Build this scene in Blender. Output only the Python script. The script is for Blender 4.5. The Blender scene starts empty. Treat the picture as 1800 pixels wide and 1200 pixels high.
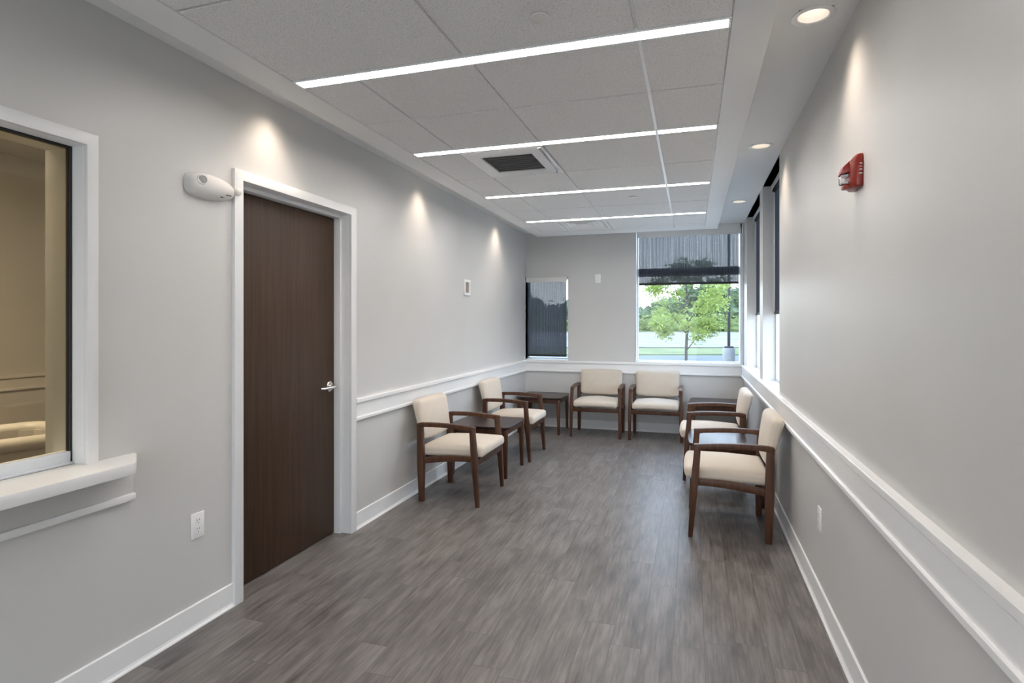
import bpy, bmesh, math, random
from mathutils import Vector, Matrix
PI = math.pi
SC = bpy.context.scene
COL = SC.collection
random.seed(7)

# ------------------------------------------------------------------ materials
def new_mat(name):
    m = bpy.data.materials.new(name); m.use_nodes = True
    nt = m.node_tree
    b = nt.nodes['Principled BSDF']
    return m, nt, b

def N(nt, typ, **kw):
    n = nt.nodes.new(typ)
    for k, v in kw.items():
        if k in n.inputs: n.inputs[k].default_value = v
        else: setattr(n, k, v)
    return n

def coords(nt, scale=(1, 1, 1)):
    tc = N(nt, 'ShaderNodeTexCoord'); mp = N(nt, 'ShaderNodeMapping')
    mp.inputs['Scale'].default_value = scale
    nt.links.new(tc.outputs['Object'], mp.inputs['Vector'])
    return mp.outputs['Vector']

def ramp(nt, fac, stops):
    r = N(nt, 'ShaderNodeValToRGB')
    e = r.color_ramp.elements
    while len(e) < len(stops): e.new(0.5)
    for i, (p, c) in enumerate(stops):
        e[i].position = p; e[i].color = (*c, 1)
    nt.links.new(fac, r.inputs['Fac'])
    return r.outputs['Color']

def paint(name, col, rough=0.5, bump=0.02, scale=220, var=0.03):
    m, nt, b = new_mat(name)
    v = coords(nt)
    n = N(nt, 'ShaderNodeTexNoise', Scale=scale, Detail=3.0); nt.links.new(v, n.inputs['Vector'])
    n2 = N(nt, 'ShaderNodeTexNoise', Scale=1.3, Detail=2.0); nt.links.new(v, n2.inputs['Vector'])
    lo = tuple(c * (1 - var) for c in col); hi = tuple(min(1, c * (1 + var)) for c in col)
    nt.links.new(ramp(nt, n2.outputs['Fac'], [(0.3, lo), (0.7, hi)]), b.inputs['Base Color'])
    b.inputs['Roughness'].default_value = rough
    if bump:
        bp = N(nt, 'ShaderNodeBump', Strength=bump, Distance=0.002)
        nt.links.new(n.outputs['Fac'], bp.inputs['Height']); nt.links.new(bp.outputs['Normal'], b.inputs['Normal'])
    return m

def wood(name, dark, light, scale=(40, 40, 2.5), rough=0.35, coat=0.0):
    m, nt, b = new_mat(name)
    v = coords(nt, scale)
    n = N(nt, 'ShaderNodeTexNoise', Scale=1.0, Detail=6.0, Roughness=0.62); nt.links.new(v, n.inputs['Vector'])
    nt.links.new(ramp(nt, n.outputs['Fac'], [(0.3, dark), (0.72, light)]), b.inputs['Base Color'])
    b.inputs['Roughness'].default_value = rough
    b.inputs['Coat Weight'].default_value = coat
    b.inputs['Coat Roughness'].default_value = 0.12
    b.inputs['Specular IOR Level'].default_value = 0.32
    bp = N(nt, 'ShaderNodeBump', Strength=0.06, Distance=0.002)
    nt.links.new(n.outputs['Fac'], bp.inputs['Height']); nt.links.new(bp.outputs['Normal'], b.inputs['Normal'])
    return m

def fabric(name, col):
    m, nt, b = new_mat(name)
    v = coords(nt)
    n = N(nt, 'ShaderNodeTexNoise', Scale=900.0, Detail=2.0); nt.links.new(v, n.inputs['Vector'])
    n2 = N(nt, 'ShaderNodeTexNoise', Scale=14.0, Detail=3.0); nt.links.new(v, n2.inputs['Vector'])
    mx = N(nt, 'ShaderNodeMath', operation='ADD'); mx.inputs[1].default_value = 0
    nt.links.new(n.outputs['Fac'], mx.inputs[0])
    lo = tuple(c * 0.97 for c in col); hi = tuple(min(1, c * 1.02) for c in col)
    nt.links.new(ramp(nt, n2.outputs['Fac'], [(0.25, lo), (0.75, hi)]), b.inputs['Base Color'])
    b.inputs['Roughness'].default_value = 0.72
    b.inputs['Sheen Weight'].default_value = 0.15
    b.inputs['Specular IOR Level'].default_value = 0.35
    bp = N(nt, 'ShaderNodeBump', Strength=0.25, Distance=0.001)
    nt.links.new(mx.outputs[0], bp.inputs['Height']); nt.links.new(bp.outputs['Normal'], b.inputs['Normal'])
    return m

def simple(name, col, rough=0.4, metal=0.0, spec=0.5):
    m, nt, b = new_mat(name)
    v = coords(nt)
    n = N(nt, 'ShaderNodeTexNoise', Scale=30.0, Detail=2.0); nt.links.new(v, n.inputs['Vector'])
    nt.links.new(ramp(nt, n.outputs['Fac'], [(0.3, tuple(c * .96 for c in col)), (0.7, col)]), b.inputs['Base Color'])
    b.inputs['Roughness'].default_value = rough; b.inputs['Metallic'].default_value = metal
    b.inputs['Specular IOR Level'].default_value = spec
    return m

def emit(name, col, strength):
    m = bpy.data.materials.new(name); m.use_nodes = True; nt = m.node_tree
    nt.nodes.remove(nt.nodes['Principled BSDF'])
    e = N(nt, 'ShaderNodeEmission'); e.inputs['Color'].default_value = (*col, 1); e.inputs['Strength'].default_value = strength
    nt.links.new(e.outputs[0], nt.nodes['Material Output'].inputs['Surface'])
    return m

def pane_mat(name, tint, refl):
    m = bpy.data.materials.new(name); m.use_nodes = True; nt = m.node_tree
    nt.nodes.remove(nt.nodes['Principled BSDF'])
    t = N(nt, 'ShaderNodeBsdfTransparent'); t.inputs['Color'].default_value = (*tint, 1)
    g = N(nt, 'ShaderNodeBsdfGlossy'); g.inputs['Roughness'].default_value = 0.0
    fr = N(nt, 'ShaderNodeFresnel', IOR=1.5)
    ml = N(nt, 'ShaderNodeMath', operation='MULTIPLY'); ml.inputs[1].default_value = refl
    nt.links.new(fr.outputs[0], ml.inputs[0])
    mx = N(nt, 'ShaderNodeMixShader')
    nt.links.new(ml.outputs[0], mx.inputs[0]); nt.links.new(t.outputs[0], mx.inputs[1]); nt.links.new(g.outputs[0], mx.inputs[2])
    nt.links.new(mx.outputs[0], nt.nodes['Material Output'].inputs['Surface'])
    return m

def shade_mat(name, open_frac):
    """open-weave roller shade: dark yarn with small holes one can see through"""
    m = bpy.data.materials.new(name); m.use_nodes = True; nt = m.node_tree
    nt.nodes.remove(nt.nodes['Principled BSDF'])
    v = coords(nt, (300, 300, 1.2))
    n = N(nt, 'ShaderNodeTexNoise', Scale=1.0, Detail=3.0); nt.links.new(v, n.inputs['Vector'])
    v2 = coords(nt, (5, 5, 260))
    n2 = N(nt, 'ShaderNodeTexNoise', Scale=1.0, Detail=2.0); nt.links.new(v2, n2.inputs['Vector'])
    t = N(nt, 'ShaderNodeBsdfTransparent')
    d = N(nt, 'ShaderNodeBsdfDiffuse'); d.inputs['Color'].default_value = (0.032, 0.032, 0.035, 1)
    tl = N(nt, 'ShaderNodeBsdfTranslucent'); tl.inputs['Color'].default_value = (0.05, 0.052, 0.06, 1)
    a = N(nt, 'ShaderNodeAddShader'); nt.links.new(d.outputs[0], a.inputs[0]); nt.links.new(tl.outputs[0], a.inputs[1])
    mr = N(nt, 'ShaderNodeMapRange'); mr.inputs['From Min'].default_value = 0.3; mr.inputs['From Max'].default_value = 0.7
    mr.inputs['To Min'].default_value = open_frac * 0.62; mr.inputs['To Max'].default_value = open_frac * 1.38
    nt.links.new(n.outputs['Fac'], mr.inputs['Value'])
    mr2 = N(nt, 'ShaderNodeMapRange'); mr2.inputs['From Min'].default_value = 0.3; mr2.inputs['From Max'].default_value = 0.7
    mr2.inputs['To Min'].default_value = 0.9; mr2.inputs['To Max'].default_value = 1.1
    nt.links.new(n2.outputs['Fac'], mr2.inputs['Value'])
    ml = N(nt, 'ShaderNodeMath', operation='MULTIPLY')
    nt.links.new(mr.outputs[0], ml.inputs[0]); nt.links.new(mr2.outputs[0], ml.inputs[1])
    # thread thickness closes the holes towards grazing angles
    lw = N(nt, 'ShaderNodeLayerWeight'); lw.inputs['Blend'].default_value = 0.5
    inv = N(nt, 'ShaderNodeMath', operation='SUBTRACT'); inv.inputs[0].default_value = 1.0
    nt.links.new(lw.outputs['Facing'], inv.inputs[1])
    ml2 = N(nt, 'ShaderNodeMath', operation='MULTIPLY')
    nt.links.new(ml.outputs[0], ml2.inputs[0]); nt.links.new(inv.outputs[0], ml2.inputs[1])
    mx = N(nt, 'ShaderNodeMixShader')
    nt.links.new(ml2.outputs[0], mx.inputs[0]); nt.links.new(a.outputs[0], mx.inputs[1]); nt.links.new(t.outputs[0], mx.inputs[2])
    nt.links.new(mx.outputs[0], nt.nodes['Material Output'].inputs['Surface'])
    return m

def floor_mat():
    m, nt, b = new_mat('vinyl_plank')
    W, Lp, X0 = 0.131, 0.915, 0.05
    tc = N(nt, 'ShaderNodeTexCoord'); sp = N(nt, 'ShaderNodeSeparateXYZ'); nt.links.new(tc.outputs['Object'], sp.inputs[0])
    def M(op, a, bb=None):
        n = N(nt, 'ShaderNodeMath', operation=op)
        for i, q in enumerate((a, bb)):
            if q is None: continue
            if isinstance(q, (int, float)): n.inputs[i].default_value = q
            else: nt.links.new(q, n.inputs[i])
        return n.outputs[0]
    u = M('DIVIDE', M('SUBTRACT', sp.outputs['X'], X0), W)
    row = M('FLOOR', u); fu = M('FRACT', u)
    wn = N(nt, 'ShaderNodeTexWhiteNoise', noise_dimensions='1D'); nt.links.new(row, wn.inputs['W'])
    w = M('ADD', M('DIVIDE', sp.outputs['Y'], Lp), M('MULTIPLY', wn.outputs['Value'], 7.0))
    pl = M('FLOOR', w); fw = M('FRACT', w)
    wn2 = N(nt, 'ShaderNodeTexWhiteNoise', noise_dimensions='2D')
    cb = N(nt, 'ShaderNodeCombineXYZ'); nt.links.new(row, cb.inputs[0]); nt.links.new(pl, cb.inputs[1])
    nt.links.new(cb.outputs[0], wn2.inputs['Vector'])
    # seams
    eu = M('MULTIPLY', M('MINIMUM', fu, M('SUBTRACT', 1.0, fu)), W)
    ew = M('MULTIPLY', M('MINIMUM', fw, M('SUBTRACT', 1.0, fw)), Lp)
    edge = M('MINIMUM', eu, ew)
    seam = N(nt, 'ShaderNodeMapRange'); seam.inputs['From Min'].default_value = 0.0006; seam.inputs['From Max'].default_value = 0.0022
    nt.links.new(edge, seam.inputs['Value'])
    # grain : offset per plank
    off = N(nt, 'ShaderNodeCombineXYZ'); nt.links.new(M('MULTIPLY', wn2.outputs['Value'], 37.0), off.inputs[0]); nt.links.new(M('MULTIPLY', wn2.outputs['Value'], 91.0), off.inputs[1])
    va = N(nt, 'ShaderNodeVectorMath', operation='ADD'); nt.links.new(tc.outputs['Object'], va.inputs[0]); nt.links.new(off.outputs[0], va.inputs[1])
    def noise(sc, s, det, rough=0.55):
        mp = N(nt, 'ShaderNodeMapping'); mp.inputs['Scale'].default_value = sc
        nt.links.new(va.outputs[0], mp.inputs['Vector'])
        n = N(nt, 'ShaderNodeTexNoise', Scale=s, Detail=det, Roughness=rough); nt.links.new(mp.outputs[0], n.inputs['Vector'])
        return n.outputs['Fac']
    g1 = noise((70, 4.0, 1), 1.0, 5.0, 0.65)
    g2 = noise((14, 3.2, 1), 1.0, 3.0)
    g3 = noise((3, 1.6, 1), 1.0, 2.0)
    s = M('ADD', M('ADD', M('MULTIPLY', g1, 0.42), M('MULTIPLY', g2, 0.38)), M('MULTIPLY', g3, 0.2))
    s = M('ADD', s, M('MULTIPLY', M('SUBTRACT', wn2.outputs['Value'], 0.5), 0.05))
    c = ramp(nt, s, FLOOR_STOPS)
    mx = N(nt, 'ShaderNodeMix', data_type='RGBA')
    mx.inputs[6].default_value = (0.095, 0.084, 0.079, 1)
    nt.links.new(seam.outputs[0], mx.inputs[0]); nt.links.new(c, mx.inputs[7])
    nt.links.new(mx.outputs[2], b.inputs['Base Color'])
    rr = N(nt, 'ShaderNodeMapRange'); rr.inputs['To Min'].default_value = 0.33; rr.inputs['To Max'].default_value = 0.46
    nt.links.new(g2, rr.inputs['Value']); nt.links.new(rr.outputs[0], b.inputs['Roughness'])
    hb = M('ADD', M('MULTIPLY', seam.outputs[0], 1.0), M('MULTIPLY', g1, 0.12))
    bp = N(nt, 'ShaderNodeBump', Strength=0.25, Distance=0.001); nt.links.new(hb, bp.inputs['Height'])
    nt.links.new(bp.outputs['Normal'], b.inputs['Normal'])
    return m

def tile_mat():
    m, nt, b = new_mat('acoustic_tile')
    v = coords(nt)
    n = N(nt, 'ShaderNodeTexNoise', Scale=170.0, Detail=3.0, Roughness=0.7); nt.links.new(v, n.inputs['Vector'])
    nt.links.new(ramp(nt, n.outputs['Fac'], [(0.36, (.60, .59, .58)), (0.46, (.80, .79, .78)), (0.8, (.85, .84, .83))]), b.inputs['Base Color'])
    b.inputs['Roughness'].default_value = 0.95; b.inputs['Specular IOR Level'].default_value = 0.1
    bp = N(nt, 'ShaderNodeBump', Strength=0.4, Distance=0.002)
    nt.links.new(n.outputs['Fac'], bp.inputs['Height']); nt.links.new(bp.outputs['Normal'], b.inputs['Normal'])
    return m

def noise2(name, a, bcol, scale, rough=0.9, stretch=(1, 1, 1)):
    m, nt, b = new_mat(name)
    v = coords(nt, stretch)
    n = N(nt, 'ShaderNodeTexNoise', Scale=scale, Detail=5.0, Roughness=0.6); nt.links.new(v, n.inputs['Vector'])
    nt.links.new(ramp(nt, n.outputs['Fac'], [(0.35, a), (0.65, bcol)]), b.inputs['Base Color'])
    b.inputs['Roughness'].default_value = rough; b.inputs['Specular IOR Level'].default_value = 0.15
    return m

FLOOR_STOPS = [(0.35, (.068, .059, .055)), (0.47, (.138, .123, .115)), (0.56, (.195, .177, .167)), (0.70, (.29, .267, .252))]
M_WALL = paint('wall_paint', (.60, .588, .570), 0.42, 0.05)
M_TRIM = paint('trim_paint', (.82, .815, .805), 0.33, 0.0)
M_CEIL = paint('ceiling_paint', (.80, .80, .79), 0.6, 0.02)
M_TILE = tile_mat()
M_TEE = simple('ceiling_grid_steel', (.92, .92, .92), 0.35)
M_FLOOR = floor_mat()
M_WOOD = wood('walnut_stain', (.046, .0185, .010), (.115, .048, .023), rough=0.40, coat=0.0)
M_TABLE = wood('espresso_top', (.024, .013, .011), (.05, .028, .022), (30, 4, 30), 0.33, 0.15)
M_DOOR = wood('door_veneer', (.037, .0175, .0075), (.068, .036, .018), (60, 60, 1.6), 0.5, 0.0)
M_FAB = fabric('cream_upholstery', (.63, .55, .455))
M_WHITE = simple('white_plastic', (.88, .87, .86), 0.3)
M_CREAMPL = simple('warm_white_plastic', (.76, .73, .69), 0.35)
M_GREYPL = simple('grey_plastic', (.35, .34, .33), 0.5)
M_BLACK = simple('black_gasket', (.012, .012, .012), 0.4)
M_DARKSTEEL = simple('dark_bronze', (.03, .027, .03), 0.45)
M_CHROME = simple('satin_chrome', (.72, .70, .68), 0.22, 1.0)
M_ALU = simple('white_aluminium', (.74, .77, .80), 0.35)
M_RED = simple('red_plastic', (.27, .022, .012), 0.32)
M_SLOT = simple('slot_dark', (.05, .045, .04), 0.7)
M_BROWNPLATE = simple('brown_backing', (.30, .24, .20), 0.7)
M_PANE = pane_mat('window_glass', (.96, .98, .98), 0.2)
M_RPANE = pane_mat('reception_glass', (.78, .74, .64), 0.8)
M_LENS = pane_mat('clear_lens', (.9, .9, .92), 1.0)
M_SHADE = shade_mat('shade_weave', 0.20)
M_HEM = simple('shade_hem', (.02, .02, .022), 0.7)
M_STRIP = emit('strip_diffuser', (1.0, .955, .925), 20.5)
M_CAN = emit('lamp_lens', (1.0, .88, .76), 3.5)
M_REFL = simple('lamp_reflector', (.86, .84, .80), 0.25)
M_MESHGREY = simple('grille_grey', (.10, .10, .10), 0.7)
M_SILVER = simple('silver_trim', (.8, .8, .82), 0.2, 0.8)
M_BEIGE = paint('office_paint', (.56, .51, .43), 0.6, 0.0)
M_BEIGETRIM = paint('office_trim', (.64, .58, .49), 0.4, 0.0)
M_CARPET = noise2('office_floor', (.10, .085, .07), (.14, .12, .10), 20)
M_LEATHER = simple('cream_vinyl', (.42, .38, .32), 0.5)
M_DARKVINYL = simple('dark_vinyl', (.03, .026, .02), 0.4)
M_BOUNCE = noise2('bounce_concrete', (.62, .56, .47), (.70, .63, .53), 3)  # bright warm tone picked to reflect daylight up to the ceiling
M_CONC = noise2('pale_concrete', (0.2160, 0.2160, 0.2160), (0.2700, 0.2700, 0.2633), 3)
M_ASPH = noise2('pale_asphalt', (0.0729, 0.0864, 0.0918), (0.0972, 0.1080, 0.1121), 0.25, 0.8, (1, 1, 1))
M_GRASS = noise2('rough_grass', (0.0675, 0.0930, 0.0330), (0.1350, 0.1500, 0.0675), 0.5)
M_SAND = noise2('gravel_ground', (0.1148, 0.1080, 0.0945), (0.2025, 0.1930, 0.1823), 0.16, 0.9, (1, 1.6, 1))
M_FOLI = noise2('wood_edge_leaves', (0.0522, 0.0725, 0.0435), (0.1131, 0.1421, 0.0754), 0.6)
M_FOLI2 = noise2('shrub_leaves', (0.0770, 0.1120, 0.0308), (0.1400, 0.1610, 0.0630), 0.8)
M_LEAF = noise2('maple_leaves', (0.1148, 0.1553, 0.0378), (0.2025, 0.2430, 0.0810), 2.0, 0.6)
def add_translucency(m, col):
    nt = m.node_tree; b = nt.nodes['Principled BSDF']
    tl = N(nt, 'ShaderNodeBsdfTranslucent'); tl.inputs['Color'].default_value = (*col, 1)
    a = N(nt, 'ShaderNodeAddShader'); nt.links.new(b.outputs[0], a.inputs[0]); nt.links.new(tl.outputs[0], a.inputs[1])
    nt.links.new(a.outputs[0], nt.nodes['Material Output'].inputs['Surface'])
add_translucency(M_LEAF, (.125, .15, .045))
add_translucency(M_FOLI, (.05, .065, .03)); add_translucency(M_FOLI2, (.08, .095, .035))
M_BARK = noise2('bark', (0.0480, 0.0420, 0.0390), (0.0780, 0.0690, 0.0630), 12)
M_BRICK = noise2('outer_wall', (.35, .33, .31), (.42, .40, .37), 8)

# ------------------------------------------------------------------ mesh helpers
def box(bm, lo, hi):
    x0, y0, z0 = lo; x1, y1, z1 = hi
    if x0 > x1: x0, x1 = x1, x0
    if y0 > y1: y0, y1 = y1, y0
    if z0 > z1: z0, z1 = z1, z0
    v = [bm.verts.new(p) for p in ((x0, y0, z0), (x1, y0, z0), (x1, y1, z0), (x0, y1, z0), (x0, y0, z1), (x1, y0, z1), (x1, y1, z1), (x0, y1, z1))]
    for f in ((0, 3, 2, 1), (4, 5, 6, 7), (0, 1, 5, 4), (1, 2, 6, 5), (2, 3, 7, 6), (3, 0, 4, 7)):
        bm.faces.new([v[i] for i in f])

def loft(bm, rings, cap=True, closed=False):
    vs = [[bm.verts.new(p) for p in r] for r in rings]
    n = len(vs[0])
    pairs = list(zip(vs[:-1], vs[1:])) + ([(vs[-1], vs[0])] if closed else [])
    for a, b in pairs:
        for i in range(n):
            j = (i + 1) % n
            bm.faces.new((a[i], a[j], b[j], b[i]))
    if cap and not closed:
        bm.faces.new(list(reversed(vs[0]))); bm.faces.new(vs[-1])
    return vs

def rect(cx, cy, z, wx, wy):
    return [(cx - wx / 2, cy - wy / 2, z), (cx + wx / 2, cy - wy / 2, z), (cx + wx / 2, cy + wy / 2, z), (cx - wx / 2, cy + wy / 2, z)]

def circ(r, z, n=32, cx=0, cy=0, sy=1.0):
    return [(cx + r * math.cos(2 * PI * i / n), cy + sy * r * math.sin(2 * PI * i / n), z) for i in range(n)]

def xform(bm, mat):
    bmesh.ops.transform(bm, matrix=mat, verts=bm.verts)

def mesh(name, bm, mat, parent=None, bevel=0, smooth=False, seg=2, loc=None):
    bmesh.ops.recalc_face_normals(bm, faces=bm.faces)
    if bevel:
        es = [e for e in bm.edges if len(e.link_faces) == 2 and e.calc_face_angle(0) > 0.6]
        bmesh.ops.bevel(bm, geom=es, offset=bevel, segments=seg, affect='EDGES', profile=0.5, clamp_overlap=True)
    me = bpy.data.meshes.new(name); bm.to_mesh(me); bm.free()
    o = bpy.data.objects.new(name, me); COL.objects.link(o)
    if not isinstance(mat, (list, tuple)): mat = [mat]
    for m in mat: me.materials.append(m)
    if smooth or bevel:
        for p in me.polygons: p.use_smooth = True
        try: me.set_sharp_from_angle(angle=math.radians(40 if smooth else 35))
        except Exception: pass
    if parent: o.parent = parent
    if loc: o.location = loc
    return o

def tag(o, label, cat, group=None, kind=None):
    if label: o['label'] = label
    if cat: o['category'] = cat
    if group: o['group'] = group
    if kind: o['kind'] = kind
    return o

def thing(name, label, cat, loc=(0, 0, 0), rz=0, group=None):
    o = bpy.data.objects.new(name, None); COL.objects.link(o)
    o.location = loc; o.rotation_euler = (0, 0, rz); o.empty_display_size = 0.1
    return tag(o, label, cat, group)

def struct(name, bm, mat, label=None, bevel=0, parent=None, smooth=False):
    o = mesh(name, bm, mat, parent, bevel, smooth)
    if parent is None:
        o['kind'] = 'structure'
        if label: o['label'] = label; o['category'] = name.split('_')[0].split('.')[0]
    return o

def copy_thing(o, loc, rz, label):
    r = o.copy(); COL.objects.link(r); r.location = loc; r.rotation_euler = (0, 0, rz); r['label'] = label
    for ch in list(o.children):
        c = ch.copy(); COL.objects.link(c); c.parent = r
        for g in list(ch.children):
            d = g.copy(); COL.objects.link(d); d.parent = c
    return r

def cells(bm, axis, t0, t1, a0, a1, b0, b1, holes):
    """slab with rectangular holes. axis = thickness axis; (a,b) are the other two axes in order"""
    As = sorted({a0, a1, *[q for h in holes for q in (h[0], h[1]) if a0 < q < a1]})
    Bs = sorted({b0, b1, *[q for h in holes for q in (h[2], h[3]) if b0 < q < b1]})
    def inside(a, b): return any(h[0] < a < h[1] and h[2] < b < h[3] for h in holes)
    def pt(t, a, b):
        if axis == 'x': return (t, a, b)
        if axis == 'y': return (a, t, b)
        return (a, b, t)
    V = {}
    def v(t, i, j):
        k = (t, i, j)
        if k not in V: V[k] = bm.verts.new(pt(t, As[i], Bs[j]))
        return V[k]
    na, nb = len(As) - 1, len(Bs) - 1
    fill = [[not inside((As[i] + As[i + 1]) / 2, (Bs[j] + Bs[j + 1]) / 2) for j in range(nb)] for i in range(na)]
    def F(i, j): return 0 <= i < na and 0 <= j < nb and fill[i][j]
    for i in range(na):
        for j in range(nb):
            if not fill[i][j]: continue
            for t in (t0, t1): bm.faces.new((v(t, i, j), v(t, i + 1, j), v(t, i + 1, j + 1), v(t, i, j + 1)))
            if not F(i - 1, j): bm.faces.new((v(t0, i, j), v(t1, i, j), v(t1, i, j + 1), v(t0, i, j + 1)))
            if not F(i + 1, j): bm.faces.new((v(t0, i + 1, j), v(t1, i + 1, j), v(t1, i + 1, j + 1), v(t0, i + 1, j + 1)))
            if not F(i, j - 1): bm.faces.new((v(t0, i, j), v(t1, i, j), v(t1, i + 1, j), v(t0, i + 1, j)))
            if not F(i, j + 1): bm.faces.new((v(t0, i, j + 1), v(t1, i, j + 1), v(t1, i + 1, j + 1), v(t0, i + 1, j + 1)))

def rounded(bm, half, r, n=12, crown=(0, 0)):
    """rounded box centred at the origin, optionally crowned on +z (crown[0]) and -y (crown[1])"""
    hx, hy, hz = half
    def dist(k, h):
        # dense samples near the rounded ends
        t = k / n * 2 - 1
        s = 1 if t >= 0 else -1
        a = abs(t); f = (h - r) / h
        return s * (a / 0.6 * f if a < 0.6 else f + (1 - f) * (a - 0.6) / 0.4) * h
    V = {}
    def put(i, j, k):
        key = (i, j, k)
        if key in V: return V[key]
        p = Vector((dist(i, hx), dist(j, hy), dist(k, hz)))
        q = Vector((max(-hx + r, min(hx - r, p.x)), max(-hy + r, min(hy - r, p.y)), max(-hz + r, min(hz - r, p.z))))
        d = p - q
        if d.length > 1e-9: d = d.normalized() * r
        w = q + d
        u, vv, ww = w.x / hx, w.y / hy, w.z / hz
        if crown[0] and w.z > 0: w.z += crown[0] * (1 - u * u) * (1 - vv * vv) * ww
        if crown[1] and w.y < 0: w.y -= crown[1] * (1 - u * u) * (1 - ww * ww) * (-vv)
        V[key] = bm.verts.new(w); return V[key]
    rng = range(n)
    for a in rng:
        for b in rng:
            for k in (0, n):
                bm.faces.new((put(a, b, k), put(a + 1, b, k), put(a + 1, b + 1, k), put(a, b + 1, k)))
                bm.faces.new((put(a, k, b), put(a + 1, k, b), put(a + 1, k, b + 1), put(a, k, b + 1)))
                bm.faces.new((put(k, a, b), put(k, a + 1, b), put(k, a + 1, b + 1), put(k, a, b + 1)))

def tube(bm, pts, rad, n=10):
    rings = []
    for i, p in enumerate(pts):
        p = Vector(p)
        d = (Vector(pts[min(i + 1, len(pts) - 1)]) - Vector(pts[max(i - 1, 0)])).normalized()
        a = d.cross(Vector((0, 0, 1)) if abs(d.z) < .95 else Vector((1, 0, 0))).normalized(); b = d.cross(a)
        r = rad[i] if isinstance(rad, (list, tuple)) else rad
        rings.append([p + r * (math.cos(2 * PI * k / n) * a + math.sin(2 * PI * k / n) * b) for k in range(n)])
    loft(bm, rings)

# ------------------------------------------------------------------ dimensions (metres; camera stands at x=0 y=0)
XL, XR, YF, YB = -2.187, 0.604, 7.598, -2.6
ZH, ZC = 2.625, 2.50          # upper ceiling, dropped ceiling panel
WT = 0.16                     # wall thickness

# ------------------------------------------------------------------ setting
bm = bmesh.new(); box(bm, (XL - WT, YB - WT, -0.12), (XR + WT, YF + WT, 0)); struct('floor', bm, M_FLOOR)

DOOR = (2.37, 3.336, 0, 2.125)
REC = (0.30, 1.583, 0.875, 2.076)
bm = bmesh.new(); cells(bm, 'x', XL, XL - WT, YB - WT, YF + WT, 0, 2.9, [(DOOR[0], DOOR[1], -1, DOOR[3]), REC]); struct('wall_left', bm, M_WALL)
W3 = (4.57, 5.60, 0.885, 2.625); W4 = (5.85, 7.17, 0.885, 2.625)
bm = bmesh.new(); cells(bm, 'x', XR, XR + WT, YB - WT, YF + WT, -0.6, 2.9, [W3, W4]); struct('wall_right', bm, M_WALL)
W1 = (XL, -1.589, 0.90, 2.02); W2 = (-0.703, 0.588, 0.885, 2.625)
bm = bmesh.new(); cells(bm, 'y', YF, YF + WT, XL - WT - .0, XR, -0.6, 2.9, [W1, W2]); struct('wall_far', bm, M_WALL)
WB = (-1.6, .15, .05, 2.25)  # unseen opening added behind the camera to bring daylight to the near end
bm = bmesh.new(); cells(bm, 'y', YB, YB - WT, XL, XR, 0, 2.9, [WB]); struct('wall_back', bm, M_WALL)

# upper ceiling with holes for the recessed lamps
LAMPS_R = [(0.458, 0.75), (0.458, 2.535), (0.452, 4.305), (0.452, 6.215)]
LAMPS_L = [(-2.045, 0.75), (-2.045, 2.56), (-2.045, 4.36), (-2.045, 6.33)]
hl = [(x - .062, x + .062, y - .062, y + .062) for x, y in LAMPS_R + LAMPS_L]
bm = bmesh.new(); cells(bm, 'z', ZH, ZH + .14, XL, XR + .15, YB, YF + .15, hl); struct('ceiling', bm, M_CEIL)
bm = bmesh.new(); box(bm, (-6.6, YB - WT, 3.1), (XR + WT + .1, YF + WT + .1, 3.25)); struct('roof', bm, M_BRICK)  # unseen slab added to keep sky light from leaking in above the ceiling

# dropped acoustic panel
CX0, CX1, CY0, CY1 = -1.891, 0.282, YB + .35, 7.117
GX0, GX1, GY1 = -1.735, 0.138, 6.85
XS = [GX0, -1.44, -0.885, -0.195, GX1]
strips = [(0.93), 2.235, 3.40, 4.745, 6.03]
bm = bmesh.new()
cells(bm, 'z', ZC, ZH, CX0, CX1, CY0, CY1, [(GX0, GX1, CY0 + .15, GY1)])
drop = struct('ceiling_soffit', bm, M_CEIL, bevel=0.002)
drop['label'] = 'dropped white ceiling panel framing acoustic tiles'
bt = bmesh.new(); bg = bmesh.new()
g = 0.006
rows = [(-1.55, -0.95), (-0.95, -0.35), (-0.35, .26), (.26, .888), (.972, 1.577), (1.577, 2.195), (2.275, 2.80), (2.80, 3.36), (3.44, 4.10), (4.10, 4.705), (4.785, 5.42), (5.42, 5.99), (6.07, 6.69), (6.69, GY1)]
rows.insert(0, (CY0 + .15, -1.55))
for y0, y1 in rows:
    xs = XS if y0 > 2.2 else [GX0, -0.898, -0.20, GX1]
    for x0, x1 in zip(xs[:-1], xs[1:]):
        if (abs(y0 - 3.44) < .01 and abs(x0 + 1.44) < .01) or (abs(y0 - 6.07) < .01 and abs(x0 + 1.44) < .01): continue
        t = bmesh.new(); box(t, (x0 + g, y0 + g, ZC + .001), (x1 - g, y1 - g, ZC + .03))
        bmesh.ops.bevel(t, geom=[e for e in t.edges if all(v.co.z < ZC + .01 for v in e.verts)], offset=.002, segments=1, affect='EDGES')
        me = bpy.data.meshes.new('t'); t.to_mesh(me); t.free(); bt.from_mesh(me); bpy.data.meshes.remove(me)
struct('ceiling_tiles', bt, M_TILE, parent=drop)
box(bg, (GX0, CY0 + .15, ZC + .012), (GX1, GY1, ZC + .016))
for x in (-0.195,): box(bg, (x - .0075, 2.27, ZC - .001), (x + .0075, 6.0, ZC + .012))
struct('ceiling_grid', bg, M_TEE, parent=drop)
box_ = bmesh.new(); box(box_, (GX0 - .001, CY0 + .15, ZC + .09), (GX1 + .001, GY1, ZC + .1)); struct('ceiling_deck', box_, M_CEIL, parent=drop)

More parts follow.
